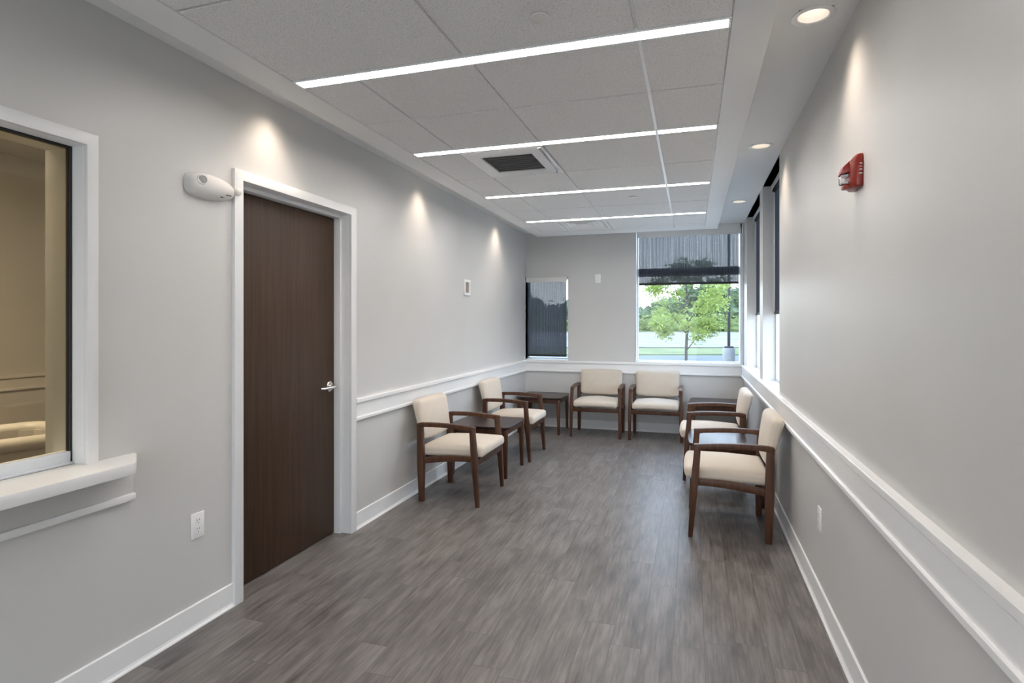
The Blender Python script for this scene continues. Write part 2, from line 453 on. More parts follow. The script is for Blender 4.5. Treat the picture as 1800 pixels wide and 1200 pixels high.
# baseboards: tall rubber base with a rounded toe
def profile_strip(name, pts, axis, wall, a0, a1, mat, sgn, parent=None):
    """extrude a profile [(out, z)] along a wall; axis 'x' means the wall is x=const, out goes sgn*x"""
    bm = bmesh.new()
    rings = []
    for a in (a0, a1):
        rings.append([(wall + sgn * o, a, z) if axis == 'x' else (a, wall + sgn * o, z) for o, z in pts])
    loft(bm, rings)
    return bm
BASE = [(0, 0), (.020, 0), (.019, .005), (.012, .013), (.009, .022), (.009, .111), (.006, .1145), (0, .1145)]
bm = profile_strip('b', BASE, 'x', XL, YB, 2.313, M_TRIM, 1); struct('baseboard_left', bm, M_TRIM)
bm = profile_strip('b', BASE, 'x', XL, 3.397, YF, M_TRIM, 1); struct('baseboard_left.001', bm, M_TRIM)
bm = profile_strip('b', BASE, 'x', XR, YB, YF, M_TRIM, -1); struct('baseboard_right', bm, M_TRIM)
bm = profile_strip('b', BASE, 'y', YF, XL + .02, XR - .02, M_TRIM, -1); struct('baseboard_far', bm, M_TRIM)

# chair rail: cap, flat band, bead
CAP = [(0, .862), (.014, .862), (.014, .855), (.038, .866), (.041, .869), (.041, .888), (.038, .8914), (0, .8914)]
CAPL = [(0, .862), (.024, .862), (.027, .865), (.027, .888), (.024, .8914), (0, .8914)]
CAPR = [(0, .858), (.030, .858), (.032, .860), (.032, .882), (.030, .885), (0, .885)]
BANDR = [(0, .738), (.026, .738), (.026, .851), (.020, .855), (.020, .860), (0, .860)]
BEADR = [(0, .738), (.032, .738), (.035, .741), (.035, .759), (.031, .764), (0, .764)]
BAND = [(0, .74), (.011, .74), (.011, .866), (0, .866)]
BEAD = [(.0, .741), (.020, .741), (.024, .745), (.024, .761), (.018, .768), (.0, .768)]
def rail(name, axis, wall, a0, a1, sgn, cap=None, BAND=BAND, BEAD=BEAD):
    cap = cap or CAPL
    b1 = profile_strip('', BAND, axis, wall, a0, a1, None, sgn)
    o = struct(name, b1, M_TRIM)
    b2 = profile_strip('', cap, axis, wall, a0, a1, None, sgn); struct('rail_cap', b2, M_TRIM, parent=o)
    b3 = profile_strip('', BEAD, axis, wall, a0, a1, None, sgn); struct('rail_bead', b3, M_TRIM, parent=o)
    return o
rail('trim_1', 'x', XL, 3.397, YF, 1)
rail('trim_2', 'y', YF, XL + .011, XR - .011, -1)
rail('trim_3', 'x', XR, YB, YF - .001, -1, CAPR, BANDR, BEADR)

# ------------------------------------------------------------------ door
dr = bmesh.new()
cw, cp = .057, .022
y0, y1, zt = DOOR[0], DOOR[1], DOOR[3]
cells(dr, 'x', XL - .001, XL + cp, y0 - cw, y1 + cw + .004, 0, zt + .052, [(y0, y1, -1, zt)])
cells(dr, 'x', XL + .004, XL - WT, y0 - .004, y1 + .004, 0, zt + .004, [(y0 + .001, y1 - .001, -1, zt - .001)])
# stop
cells(dr, 'x', XL - .053, XL - WT, y0, y1, 0, zt, [(y0 + .018, y1 - .018, -1, zt - .020)])
door = struct('door_1', dr, M_TRIM, bevel=0.0015)
door['label'] = 'dark brown wood door in white frame'
bm = bmesh.new(); box(bm, (XL - .145, y0 + .021, .008), (XL - .10, y1 - .021, zt - .024)); leaf = mesh('door_leaf', bm, M_DOOR, door, bevel=.0015)
LX, LY, LZ = XL - .10, 3.262, .987
hb = bmesh.new()
R = Matrix.Rotation(PI / 2, 4, 'Y')
loft(hb, [circ(.035, 0, 32), circ(.035, .006, 32), circ(.031, .010, 32), circ(.0115, .010, 20 + 12), circ(.0115, .055, 32)])
xform(hb, Matrix.Translation((LX, LY, LZ)) @ R)
rose = mesh('door_rose', hb, M_CHROME, door, smooth=True)
hb = bmesh.new()
tube(hb, [(LX + .045, LY + .006, LZ), (LX + .056, LY - .003, LZ), (LX + .058, LY - .02, LZ), (LX + .056, LY - .07, LZ - .001), (LX + .050, LY - .112, LZ - .002), (LX + .03, LY - .12, LZ - .002)], [.0105, .0115, .0105, .0095, .009, .0085], 12)
mesh('door_handle', hb, M_CHROME, rose, smooth=True)

# ------------------------------------------------------------------ reception window (left wall)
y0, y1, z0, z1 = REC
bm = bmesh.new()
cells(bm, 'x', XL - .001, XL + .022, y0 - .043, y1 + .043, z0, z1 + .046, [(y0, y1, z0 - 1, z1)])
cells(bm, 'x', XL + .001, XL - .20, y0 - .002, y1 + .002, z0, z1 + .002, [(y0 + .001, y1 - .001, z0 - 1, z1 - .001)])
w = struct('window_1', bm, M_TRIM, bevel=.0015); w['label'] = 'reception window with glass and white frame on the left wall'
bm = bmesh.new()
cells(bm, 'x', XL - .055, XL - .078, y0 + .001, y1 - .001, z0 + .001, z1 - .001, [(y0 + .012, y1 - .010, z0 + .045, z1 - .010)])
mesh('glass_gasket', bm, M_BLACK, w, bevel=.001)
bm = bmesh.new(); box(bm, (XL - .048, y0 + .002, z0 + .003), (XL - .086, y1 - .012, z0 + .050)); box(bm, (XL - .043, y0 + .002, z0 + .001), (XL - .090, y1 - .002, z0 + .010))
mesh('window_track', bm, M_ALU, w, bevel=.002)
bm = bmesh.new(); box(bm, (XL - .064, y0 + .010, z0 + .048), (XL - .070, y1 - .006, z1 - .008)); mesh('window_pane', bm, M_RPANE, w)
# transaction sill with an angled end
bm = bmesh.new()
def poly(bm, pts, za, zb):
    loft(bm, [[(x, y, za) for x, y in pts], [(x, y, zb) for x, y in pts]])
poly(bm, [(XL - .04, .10), (XL + .168, .10), (XL + .168, 1.655), (XL + .155, 1.672), (XL + .02, 1.785), (XL, 1.79), (XL, 1.583), (XL - .04, 1.583)], .832, .876)
struct('trim_4', bm, M_TRIM, bevel=.004)['label'] = 'white sill ledge under the reception window'
bm = bmesh.new()
box(bm, (XL - .0, .10, .700), (XL + .011, 1.778, .832)); o = struct('trim_5', bm, M_WALL, bevel=.001)
bm = bmesh.new(); box(bm, (XL, .10, .689), (XL + .024, 1.780, .716)); mesh('apron_bead', bm, M_TRIM, o, bevel=.003)

# office behind the reception glass
bm = bmesh.new()
box(bm, (-6.5, YB, -0.12), (-6.35, YF, 3.1)); struct('wall_office', bm, M_BEIGE)
bm = bmesh.new(); box(bm, (-6.35, YF, -0.12), (XL - WT, YF + WT, 3.1)); struct('wall_office.001', bm, M_BEIGE)
bm = bmesh.new(); box(bm, (-6.35, YB - WT, -0.12), (XL - WT, YB, 3.1)); struct('wall_office.002', bm, M_BEIGE)
bm = bmesh.new(); box(bm, (-6.35, YB, -0.12), (XL - WT, YF, 0)); struct('floor.001', bm, M_CARPET)
bm = bmesh.new(); box(bm, (-6.35, YB, 3.04), (XL - WT, YF, 3.1)); struct('ceiling.001', bm, M_CEIL)
for a, b in ((.862, .8914), (.74, .768)):
    pass
b1 = profile_strip('', BAND, 'x', -6.35, YB, YF, None, 1); o = struct('trim_6', b1, M_BEIGETRIM)
b2 = profile_strip('', CAPL, 'x', -6.35, YB, YF, None, 1); struct('rail_cap', b2, M_BEIGETRIM, parent=o)
b3 = profile_strip('', BEAD, 'x', -6.35, YB, YF, None, 1); struct('rail_bead', b3, M_BEIGETRIM, parent=o)

# ------------------------------------------------------------------ outer windows
def frame(bm, axis, t0, t1, a0, a1, b0, b1, w_, extra=()):
    cells(bm, axis, t0, t1, a0, a1, b0, b1, [(a0 + w_, a1 - w_, b0 + w_, b1 - w_)])
    for e in extra:
        lo = [0, 0, 0]; hi = [0, 0, 0]
        if axis == 'y': box(bm, (e[0], t0, e[2]), (e[1], t1, e[3]))
        else: box(bm, (t0, e[0], e[2]), (t1, e[1], e[3]))
def outer_window(n, axis, wall, sgn, a0, a1, z0, z1, label, extra=(), sillout=0.0):
    bm = bmesh.new(); frame(bm, axis, wall + sgn * .105, wall + sgn * .155, a0, a1, z0, z1, .028, extra)
    w = struct('window_%d' % n, bm, M_ALU, bevel=.002); w['label'] = label
    bm = bmesh.new()
    lo, hi = wall + sgn * .128, wall + sgn * .134
    if axis == 'y': box(bm, (a0 + .02, lo, z0 + .02), (a1 - .02, hi, z1 - .02))
    else: box(bm, (lo, a0 + .02, z0 + .02), (hi, a1 - .02, z1 - .02))
    mesh('window_pane', bm, M_PANE, w)
    bm = bmesh.new()
    lo, hi = wall - sgn * sillout, wall + sgn * .105
    if axis == 'y': box(bm, (a0 + .0005, lo, z0 - .0005), (a1 - .0005, hi, z0 + .006))
    else: box(bm, (lo, a0 + .0005, z0 - .0005), (hi, a1 - .0005, z0 + .004))
    mesh('window_sill', bm, M_TRIM, w)
    return w
w2 = outer_window(2, 'y', YF, 1, W1[0], W1[1], W1[2], W1[3], 'small window in the far left corner')
w3 = outer_window(3, 'y', YF, 1, W2[0], W2[1], W2[2], W2[3], 'large window in the far wall', [(W2[0] + .028, W2[1] - .028, 2.005, 2.11)])
w4 = outer_window(4, 'x', XR, 1, W4[0], W4[1], W4[2], W4[3], 'far window in the right wall')
w5 = outer_window(5, 'x', XR, 1, W3[0], W3[1], W3[2], W3[3], 'near window in the right wall')
w6 = outer_window(6, 'y', YB, -1, WB[0], WB[1], WB[2], WB[3], 'added glazing behind the camera that lets daylight in', [])
# white side casings of the large window
bm = bmesh.new()
box(bm, (W2[0], YF - .006, W2[2]), (W2[0] + .012, YF + .104, W2[3])); box(bm, (W2[1] - .026, YF - .004, W2[2]), (W2[1] + .012, YF + .104, 2.50))
mesh('window_jamb', bm, M_ALU, w3, bevel=.002)
bm = bmesh.new(); box(bm, (W2[1] - .02, YF - .002, 2.50), (W2[1] - .006, YF + .02, ZH)); mesh('dark_slot', bm, M_BLACK, w3)  # narrow black strip at the right end of the fascia
bm = bmesh.new(); box(bm, (W2[0], YF - .012, .8914), (W2[1], YF + .02, .902)); mesh('window_stool', bm, M_TRIM, w3, bevel=.002)
bm = bmesh.new(); box(bm, (W1[0], YF - .012, .8914), (W1[1], YF + .02, .906)); mesh('window_stool', bm, M_TRIM, w2, bevel=.002)

def shade(label, axis, plane, a0, a1, zt, zb, cassette=None, cas_mat=None, roller=.02, side=1):
    c = ((a0 + a1) / 2)
    loc = (c, plane, zb) if axis == 'y' else (plane, c, zb)
    t = thing('roller_shade', label, 'shade', loc, 0, 'window roller shades')
    hw = (a1 - a0) / 2; H = zt - zb
    def bx(bm, a, b, p0, p1, za, zc):
        if axis == 'y': box(bm, (a, p0, za), (b, p1, zc))
        else: box(bm, (p0, a, za), (p1, b, zc))
    bm = bmesh.new(); bx(bm, -hw, hw, -.0004, .0004, .02, H); mesh('shade_fabric', bm, M_SHADE, t)
    bm = bmesh.new(); bx(bm, -hw, hw, -.006, .006, 0, .028); mesh('hem_bar', bm, M_HEM, t, bevel=.003)
    bm = bmesh.new(); loft(bm, [circ(roller, -hw), circ(roller, hw)])
    if axis == 'y': xform(bm, Matrix.Translation((0, .0, H)) @ Matrix.Rotation(PI / 2, 4, 'Y'))
    else: xform(bm, Matrix.Translation((0, 0, H)) @ Matrix.Rotation(PI / 2, 4, 'X'))
    mesh('shade_roller', bm, M_HEM, t, smooth=True)
    if cassette:
        p0, p1, za, zc = cassette
        bm = bmesh.new(); bx(bm, -hw - .01, hw + .01, p0, p1, za - zb, zc - zb)
        mesh('shade_fascia', bm, cas_mat or M_CREAMPL, t, bevel=.002)
    return t
shade('dark mesh roller shade drawn almost to the sill in small corner window', 'y', YF + .045, -2.168, -1.622, 1.985, .943, (-.05, -.040, 1.955, 2.018), M_CREAMPL)
shade('dark see-through roller shade half lowered in the large far window', 'y', YF + .05, -.665, .550, 2.585, 1.888, (-.055, -.048, 2.50, ZH), M_CEIL)
shade('dark roller shade of the right wall window nearest the far corner', 'x', XR + .098, W4[0] + .015, W4[1] - .015, 2.585, 1.49, (-.034, -.028, 2.575, ZH), M_ALU)
shade('dark roller shade of right wall window behind the nearest wall edge', 'x', XR + .098, W3[0] + .015, W3[1] - .015, 2.585, 1.48, (-.034, -.028, 2.575, ZH), M_ALU)

# ------------------------------------------------------------------ guest chair (local: front = -y)
def make_chair(label, loc, rz):
    t = thing('guest_chair', label, 'chair', loc, rz, 'waiting room guest chairs')
    for s in (-1, 1):                                     # front legs
        bm = bmesh.new()
        xf, xt = .298 * s, .292 * s
        loft(bm, [rect(xf, -.240, 0, .032, .028), rect(xf, -.2145, .355, .038, .048), rect(xt, -.1955, .575, .036, .041), rect(xt, -.193, .592, .036, .041)])
        mesh('leg', bm, M_WOOD, t, bevel=.003)
        bm = bmesh.new()
        xf = .284 * s
        loft(bm, [rect(xf, .2355, 0, .034, .040), rect(xf, .2405, .30, .040, .056), rect(.288 * s, .245, .56, .038, .046), rect(.288 * s, .245, .600, .038, .044)])
        mesh('leg', bm, M_WOOD, t, bevel=.003)
        # arm
        bm = bmesh.new(); rings = []
        K = 14
        for i in range(K + 1):
            u = i / K; y = .268 + (-.217 - .268) * u
            top = .6205 + .0105 * math.sin(PI * min(1, u * 1.02)) - .0125 * u
            bot = top - .033 - (.012 * max(0, 1 - u / .12) + .014 * max(0, (u - .88) / .12))
            if i == 0: top -= .006
            xc = (.289 + .004 * math.sin(PI * u)) * s
            wd = .040 + .004 * math.sin(PI * u)
            rings.append([(xc - wd / 2, y, bot), (xc + wd / 2, y, bot), (xc + wd / 2, y, top), (xc - wd / 2, y, top)])
        loft(bm, rings); mesh('armrest', bm, M_WOOD, t, bevel=.004)
        # side rail, arched
        bm = bmesh.new(); rings = []
        for i in range(11):
            u = i / 10; y = .225 + (-.20 - .225) * u
            top = .345 + .034 * math.sin(PI / 2 * min(1, u * 1.35)); bot = .298 + .040 * math.sin(PI / 2 * min(1, u * 1.1))
            rings.append([(s * .284 - .0125, y, bot), (s * .284 + .0125, y, bot), (s * .284 + .0125, y, top), (s * .284 - .0125, y, top)])
        loft(bm, rings); mesh('side_rail', bm, M_WOOD, t, bevel=.002)
    bm = bmesh.new(); box(bm, (-.285, -.238, .312), (.285, -.212, .359)); mesh('front_rail', bm, M_WOOD, t, bevel=.003)
    bm = bmesh.new(); box(bm, (-.275, .222, .300), (.275, .246, .345)); mesh('back_rail', bm, M_WOOD, t, bevel=.003)
    # seat cushion
    bm = bmesh.new(); rounded(bm, (.268, .258, .042), .030, 14, (.036, .006))
    for v in bm.verts:
        v.co.z += .405 - .016 * (v.co.y + .1) * (1 if v.co.z < 0 else .8) * 1.6
        v.co.y -= .010
        if v.co.z < .39: v.co.z += .010 * (1 - (v.co.x / .268) ** 2)
        if v.co.y < -.235: v.co.y -= .012 * (1 - (v.co.x / .29) ** 4)
    mesh('seat', bm, M_FAB, t, smooth=True)
    # back pad: wedge, thicker on top, leaning back, bowed lower edge
    bm = bmesh.new(); rounded(bm, (.270, .045, .152), .036, 16)
    for v in bm.verts:
        x, y, z = v.co
        w_ = (z + .152) / .304; d_ = (y + .045) / .09
        u = x / .27
        zz = .487 + .303 * w_ - .016 * (1 - u * u) * (1 - w_) + .005 * (1 - u * u) * w_
        yf = .222 + .040 * w_ - .022 * (1 - u * u) * math.sin(PI * min(1, max(0, w_)))
        yr = .262 + .083 * w_
        v.co = (x, yf + (yr - yf) * d_, zz)
    mesh('backrest', bm, M_FAB, t, smooth=True)
    for s in (-1, 1):
        bm = bmesh.new(); loft(bm, [rect(.262 * s, .250, .47, .016, .03), rect(.262 * s, .262, .60, .016, .03)])
        mesh('back_bracket', bm, M_DARKSTEEL, t)
    return t
chairs = [
    ((-1.800, 4.400, 0), PI / 2, 'cream chair with brown arms against left wall, nearest to the door'),
    ((-1.806, 5.893, 0), PI / 2, 'cream guest chair on left wall between the two left tables'),
    ((-1.132, 7.236, 0), 0, 'cream guest chair at the far wall, next to corner table'),
    ((-0.420, 7.236, 0), 0, 'cream guest chair at far wall below the left edge of large window'),
    ((0.172, 5.655, 0), -PI / 2, 'cream guest chair on right wall, partly behind a table'),
    ((0.228, 4.268, 0), -PI / 2, 'large cream guest chair nearest the camera on the right wall'),
]
first = make_chair(chairs[0][2], chairs[0][0], chairs[0][1])
for loc, rz, lab in chairs[1:]:
    copy_thing(first, loc, rz, lab)

# ------------------------------------------------------------------ side tables
def make_table(label, loc, rz=0):
    t = thing('side_table', label, 'table', loc, rz, 'waiting room side tables')
    h = .285; H = .466
    out = []
    for k in range(4):                                    # gently bowed sides, small round corners
        a = k * PI / 2; c, s = math.cos(a), math.sin(a)
        pts = []
        for i in range(9):
            u = -1 + 2 * i / 8
            x, y = u * (h - .02), h + .012 * (1 - u * u)
            pts.append((x, y))
        out += [(c * x + s * y, -s * x + c * y) for x, y in pts]
    bm = bmesh.new()
    loft(bm, [[(x * .975, y * .975, H - .026) for x, y in out], [(x, y, H - .014) for x, y in out], [(x, y, H - .004) for x, y in out], [(x * .988, y * .988, H) for x, y in out]])
    mesh('tabletop', bm, M_TABLE, t, smooth=True)
    L = h - .030
    bm = bmesh.new()
    for sx, sy, ex, ey in ((-L, -L, L, -L), (-L, L, L, L), (-L, -L, -L, L), (L, -L, L, L)):
        box(bm, (min(sx, ex) - .009, min(sy, ey) - .009, H - .075), (max(sx, ex) + .009, max(sy, ey) + .009, H - .025))
    mesh('apron', bm, M_WOOD, t, bevel=.002)
    for sx in (-1, 1):
        for sy in (-1, 1):
            bm = bmesh.new(); loft(bm, [rect(sx * (L + .004), sy * (L + .004), 0, .030, .030), rect(sx * L, sy * L, .30, .040, .040), rect(sx * L, sy * L, H - .03, .042, .042)])
            mesh('leg', bm, M_WOOD, t, bevel=.005)
    return t
tabs = [((-1.862, 5.185, 0), 'dark brown side table between the two chairs on left wall'),
        ((-1.850, 7.280, 0), 'dark brown side table in far left corner below the small window'),
        ((0.262, 4.995, 0), 'dark brown side table between the two chairs on right wall'),
        ((0.268, 7.280, 0), 'dark brown side table in far right corner below large window')]
t0 = make_table(tabs[0][1], tabs[0][0])
for loc, lab in tabs[1:]: copy_thing(t0, loc, 0, lab)

# ------------------------------------------------------------------ ceiling fittings
sl = None
names = ['linear ceiling light behind the camera position', 'long white linear ceiling light, nearest and brightest of four', 'linear ceiling light just before the square air diffuser',
         'linear ceiling light beyond the square diffuser, third from camera', 'shortest looking linear ceiling light, farthest, beside louvred vent']
for i, y in enumerate(strips):
    if i == 0: continue
    if sl is None:
        sl = thing('linear_light', names[i], 'ceiling light', (0, y, ZC), 0, 'linear ceiling lights')
        bm = bmesh.new()
        for s in (-1, 1): box(bm, (GX0 + .002, s * .029, -.002), (GX1 - .002, s * .0385, .03))
        for x in ((GX0 + .002, GX0 + .012), (GX1 - .012, GX1 - .002)): box(bm, (x[0], -.029, -.002), (x[1], .029, .03))
        box(bm, (GX0 + .002, -.0385, .03), (GX1 - .002, .0385, .035))
        mesh('light_housing', bm, M_TEE, sl, bevel=.001)
        bm = bmesh.new(); box(bm, (GX0 + .012, -.0285, .002), (GX1 - .012, .0285, .010)); mesh('light_diffuser', bm, M_STRIP, sl)
    else:
        copy_thing(sl, (0, y, ZC), 0, names[i])

def add_spot(x, y, parent_, power):
    l = bpy.data.lights.new('downlight_beam', 'SPOT'); l.energy = power; l.color = (1.0, .84, .68)
    l.spot_size = math.radians(98); l.spot_blend = 1.0; l.shadow_soft_size = .035
    o = bpy.data.objects.new('downlight_beam', l); COL.objects.link(o); o.parent = parent_; o.location = (0, 0, -.012)
    l2 = l.copy(); l2.energy = power * .16; l2.spot_size = math.radians(128)
    o = bpy.data.objects.new('downlight_spill', l2); COL.objects.link(o); o.parent = parent_; o.location = (0, 0, -.012)
dl = None
LR = ['recessed ceiling downlight on the right, beside the camera', 'large round recessed downlight at top right of the ceiling', 'round recessed downlight, middle one of three on the right', 'round recessed downlight farthest away, above the right wall column']
LL = ['recessed downlight hidden above left edge of dropped ceiling, over reception window', 'recessed downlight hidden above left ceiling edge, lighting wall over door', 'recessed downlight hidden above left ceiling edge, lighting wall past door', 'recessed downlight hidden above left ceiling edge, nearest far wall']
for i, (x, y) in enumerate(LAMPS_R + LAMPS_L):
    lab = (LR + LL)[i]
    if dl is None:
        dl = thing('downlight', lab, 'ceiling light', (x, y, ZH), 0, 'recessed downlights')
        bm = bmesh.new()
        loft(bm, [circ(.080, 0), circ(.080, -.003), circ(.074, -.005), circ(.060, -.004), circ(.056, 0), circ(.056, .004)], cap=False)
        mesh('trim_ring', bm, M_TRIM, dl, smooth=True)
        bm = bmesh.new()
        loft(bm, [circ(.058, -.001), circ(.054, .03), circ(.040, .085), circ(.036, .09)], cap=False)
        mesh('reflector', bm, M_REFL, dl, smooth=True)
        bm = bmesh.new(); loft(bm, [circ(.036, .086), circ(.036, .089)]); mesh('lamp_lens', bm, M_CAN, dl)
        bm = bmesh.new(); loft(bm, [circ(.0615, .003), circ(.0615, .13)]); 
        bmesh.ops.delete(bm, geom=[f for f in bm.faces if all(v.co.z < .01 for v in f.verts)], context='FACES_ONLY')
        mesh('housing', bm, M_GREYPL, dl, smooth=True)
        r = dl
    else:
        r = copy_thing(dl, (x, y, ZH), 0, lab)
for r in [o for o in list(COL.objects) if o.name.split('.')[0] == 'downlight']:
    add_spot(0, 0, r, 7.5)

# square diffuser with perforated centre
cx, cy = (-1.44 - .885) / 2, (3.44 + 4.10) / 2
hx, hy = (.555) / 2 - .004, .66 / 2 - .006
t = thing('air_diffuser', 'square white ceiling air diffuser with dark grille, between second and third light', 'vent', (cx, cy, ZC))
bm = bmesh.new()
cells(bm, 'z', -.004, .006, -hx, hx, -hy, hy, [(-.178, .178, -.20, .20)])
mesh('diffuser_frame', bm, M_WHITE, t, bevel=.002)
bm = bmesh.new(); cells(bm, 'z', -.006, .05, -.181, .181, -.203, .203, [(-.176, .176, -.198, .198)]); mesh('grille_rim', bm, M_WHITE, t)
bm = bmesh.new(); box(bm, (-.178, -.20, .006), (.178, .20, .010))
for k in range(9): box(bm, (-.176, -.19 + k * .0465, .0005), (.176, -.185 + k * .0465, .006))
mesh('grille', bm, M_MESHGREY, t)
bm = bmesh.new()
loft(bm, [[(hx - .030, -hy + .01, -.004), (hx - .012, -hy + .01, -.004), (hx - .012, -hy + .01, -.012), (hx - .030, -hy + .01, -.012)],
          [(hx - .030, hy - .10, -.004), (hx - .012, hy - .10, -.004), (hx - .012, hy - .10, -.012), (hx - .030, hy - .10, -.012)],
          [(hx - .055, hy - .02, -.004), (hx - .035, hy - .02, -.004), (hx - .035, hy - .02, -.012), (hx - .055, hy - .02, -.012)]])
mesh('deflector', bm, M_SILVER, t, bevel=.002)

# louvred supply vent
cx, cy = (-1.44 - .885) / 2, 6.38
hx, hy = .2735, .305
t = thing('supply_vent', 'white louvred ceiling vent beyond the farthest linear light', 'vent', (cx, cy, ZC))
bm = bmesh.new()
cells(bm, 'z', -.006, .004, -hx, hx, -hy, hy, [(-hx + .035, hx - .035, -hy + .035, hy - .035)]); mesh('vent_frame', bm, M_WHITE, t, bevel=.002)
bm = bmesh.new(); box(bm, (-hx + .034, -hy + .034, .025), (hx - .034, hy - .034, .028)); mesh('vent_backing', bm, M_MESHGREY, t)
bm = bmesh.new()
for k in range(4):                                       # four concentric sloping cones
    a, b = .225 - k * .055, .195 - k * .055
    ay, by = a * 1.12, b * 1.12
    r0 = [(-a, -ay, -.004), (a, -ay, -.004), (a, ay, -.004), (-a, ay, -.004)]
    r1 = [(-b, -by, .020), (b, -by, .020), (b, by, .020), (-b, by, .020)]
    r2 = [(-b - .002, -by - .002, .022), (b + .002, -by - .002, .022), (b + .002, by + .002, .022), (-b - .002, by + .002, .022)]
    r3 = [(-a - .002, -ay - .002, -.002), (a + .002, -ay - .002, -.002), (a + .002, ay + .002, -.002), (-a - .002, ay + .002, -.002)]
    loft(bm, [r0, r1, r2, r3], closed=True, cap=False)
mesh('louvre', bm, M_WHITE, t)

def disc(name, label, cat, x, y, r, mat):
    bm = bmesh.new(); loft(bm, [circ(r * .9, 0), circ(r, -.002), circ(r, -.005), circ(r * .93, -.007)])
    o = mesh(name, bm, mat, None, smooth=True, loc=(x, y, ZC)); tag(o, label, cat)
disc('sprinkler_cover', 'round flat sprinkler cover in the ceiling before the nearest light', 'sprinkler cover', -.520, 1.992, .037, M_CREAMPL)
disc('sprinkler_cover', 'small round sprinkler cover in the ceiling past the third light', 'sprinkler cover', -.496, 5.093, .037, M_CREAMPL)

# ------------------------------------------------------------------ wall fittings
# emergency light: egg shaped body, lens on the left, lamp knob at the right (axis along y)
t = thing('emergency_light', 'white egg shaped emergency light on left wall beside door frame', 'emergency light', (XL, 2.165, 2.045))
bm = bmesh.new()
rings = []
K = 22
for i in range(K + 1):
    a = PI * i / K; y = -math.cos(a) * .135
    k = math.sin(a) ** .55 if 0 < i < K else 0.02
    taper = 1 - .14 * (y / .135)
    rz_, rx_ = .058 * k * taper, .075 * k * (1 - .10 * y / .135)
    rings.append([(rx_ * max(0, math.cos(b)) ** .8 if math.cos(b) > 0 else 0.0, y, rz_ * math.sin(b)) for b in [-PI / 2 + PI * j / 16 for j in range(17)]])
loft(bm, rings); mesh('light_body', bm, M_CREAMPL, t, smooth=True)
bm = bmesh.new()
ring = [(0, .128 * math.cos(2 * PI * k / 40) - .004, .053 * math.sin(2 * PI * k / 40) * (1 - .15 * math.cos(2 * PI * k / 40))) for k in range(40)]
loft(bm, [[(0, y * 1.0, z * 1.05) for _, y, z in ring], [(.008, y * 1.0, z * 1.05) for _, y, z in ring]]); mesh('back_plate', bm, M_GREYPL, t)
def oriented(bm, loc, d):
    q = Vector(d).to_track_quat('Z', 'Y'); xform(bm, Matrix.Translation(loc) @ q.to_matrix().to_4x4())
bm = bmesh.new(); loft(bm, [circ(.027, -.015), circ(.027, .004), circ(.025, .008), circ(.021, .008), circ(.020, .002)], cap=False); xform(bm, Matrix.Scale(.86, 4)); oriented(bm, (.0625, -.092, .012), (.88, -.46, .08))
mesh('lamp_bezel', bm, M_CREAMPL, t, smooth=True)
bm = bmesh.new(); loft(bm, [circ(.021, -.01), circ(.021, .002), circ(.016, .005), circ(.008, .007), circ(.003, .0075)]); xform(bm, Matrix.Scale(.86, 4)); oriented(bm, (.0625, -.092, .012), (.88, -.46, .08))
mesh('lamp_lens', bm, M_GREYPL, t, smooth=True)
bm = bmesh.new(); bmesh.ops.create_uvsphere(bm, u_segments=20, v_segments=12, radius=.018); xform(bm, Matrix.Translation((.052, .135, .005)) @ Matrix.Diagonal((1, 1.0, 1.1, 1)))
mesh('lamp_knob', bm, M_CREAMPL, t, smooth=True)
bm = bmesh.new(); box(bm, (.060, .050, -.029), (.0665, .078, -.026)); box(bm, (.050, .022, -.043), (.0560, .040, -.040)); mesh('vent_slot', bm, M_SLOT, t)

# outlets
def outlet(label, x, y, z, sgn):
    t = thing('wall_outlet', label, 'outlet', (x, y, z))
    bm = bmesh.new(); box(bm, (0, -.036, -.058), (sgn * .006, .036, .058)); mesh('cover_plate', bm, M_WHITE, t, bevel=.002)
    for zz in (.020, -.020):
        bm = bmesh.new(); loft(bm, [circ(.0165, 0, 24, sy=1.0), circ(.0165, .0015, 24)]); xform(bm, Matrix.Translation((sgn * .006, 0, zz)) @ Matrix.Rotation(sgn * PI / 2, 4, 'Y') @ Matrix.Diagonal((.86, 1, 1, 1)))
        s = mesh('socket', bm, M_WHITE, t, smooth=True)
        bm = bmesh.new()
        for dy in (-.0065, .0065): box(bm, (sgn * .0072, dy - .0011, zz + .001), (sgn * .0079, dy + .0011, zz + .009))
        box(bm, (sgn * .0072, -.002, zz - .010), (sgn * .0079, .002, zz - .006))
        mesh('socket_slot', bm, M_SLOT, s)
    return t
outlet('white double wall outlet low on left wall before the door', XL, 2.105, .472, 1)
outlet('white double wall outlet low on the right wall under the rail', XR, 3.170, .437, -1)

# open wall box with white frame
t = thing('wall_box', 'small white framed recess with brown back on left wall past door', 'wall box', (XL, 5.437, 1.762))
bm = bmesh.new(); cells(bm, 'x', 0, .012, -.080, .080, -.080, .080, [(-.052, .052, -.054, .054)]); mesh('box_frame', bm, M_WHITE, t, bevel=.002)
bm = bmesh.new(); box(bm, (0, -.053, -.055), (.002, .053, .055)); mesh('box_back', bm, M_BROWNPLATE, t)
# blank plate on the far wall
bm = bmesh.new(); box(bm, (-.037, -.006, -.058), (.037, 0, .058)); tag(mesh('blank_plate', bm, M_WHITE, None, bevel=.002, loc=(-1.191, YF, 1.986)), 'white blank wall plate on the far wall between the windows', 'wall plate')

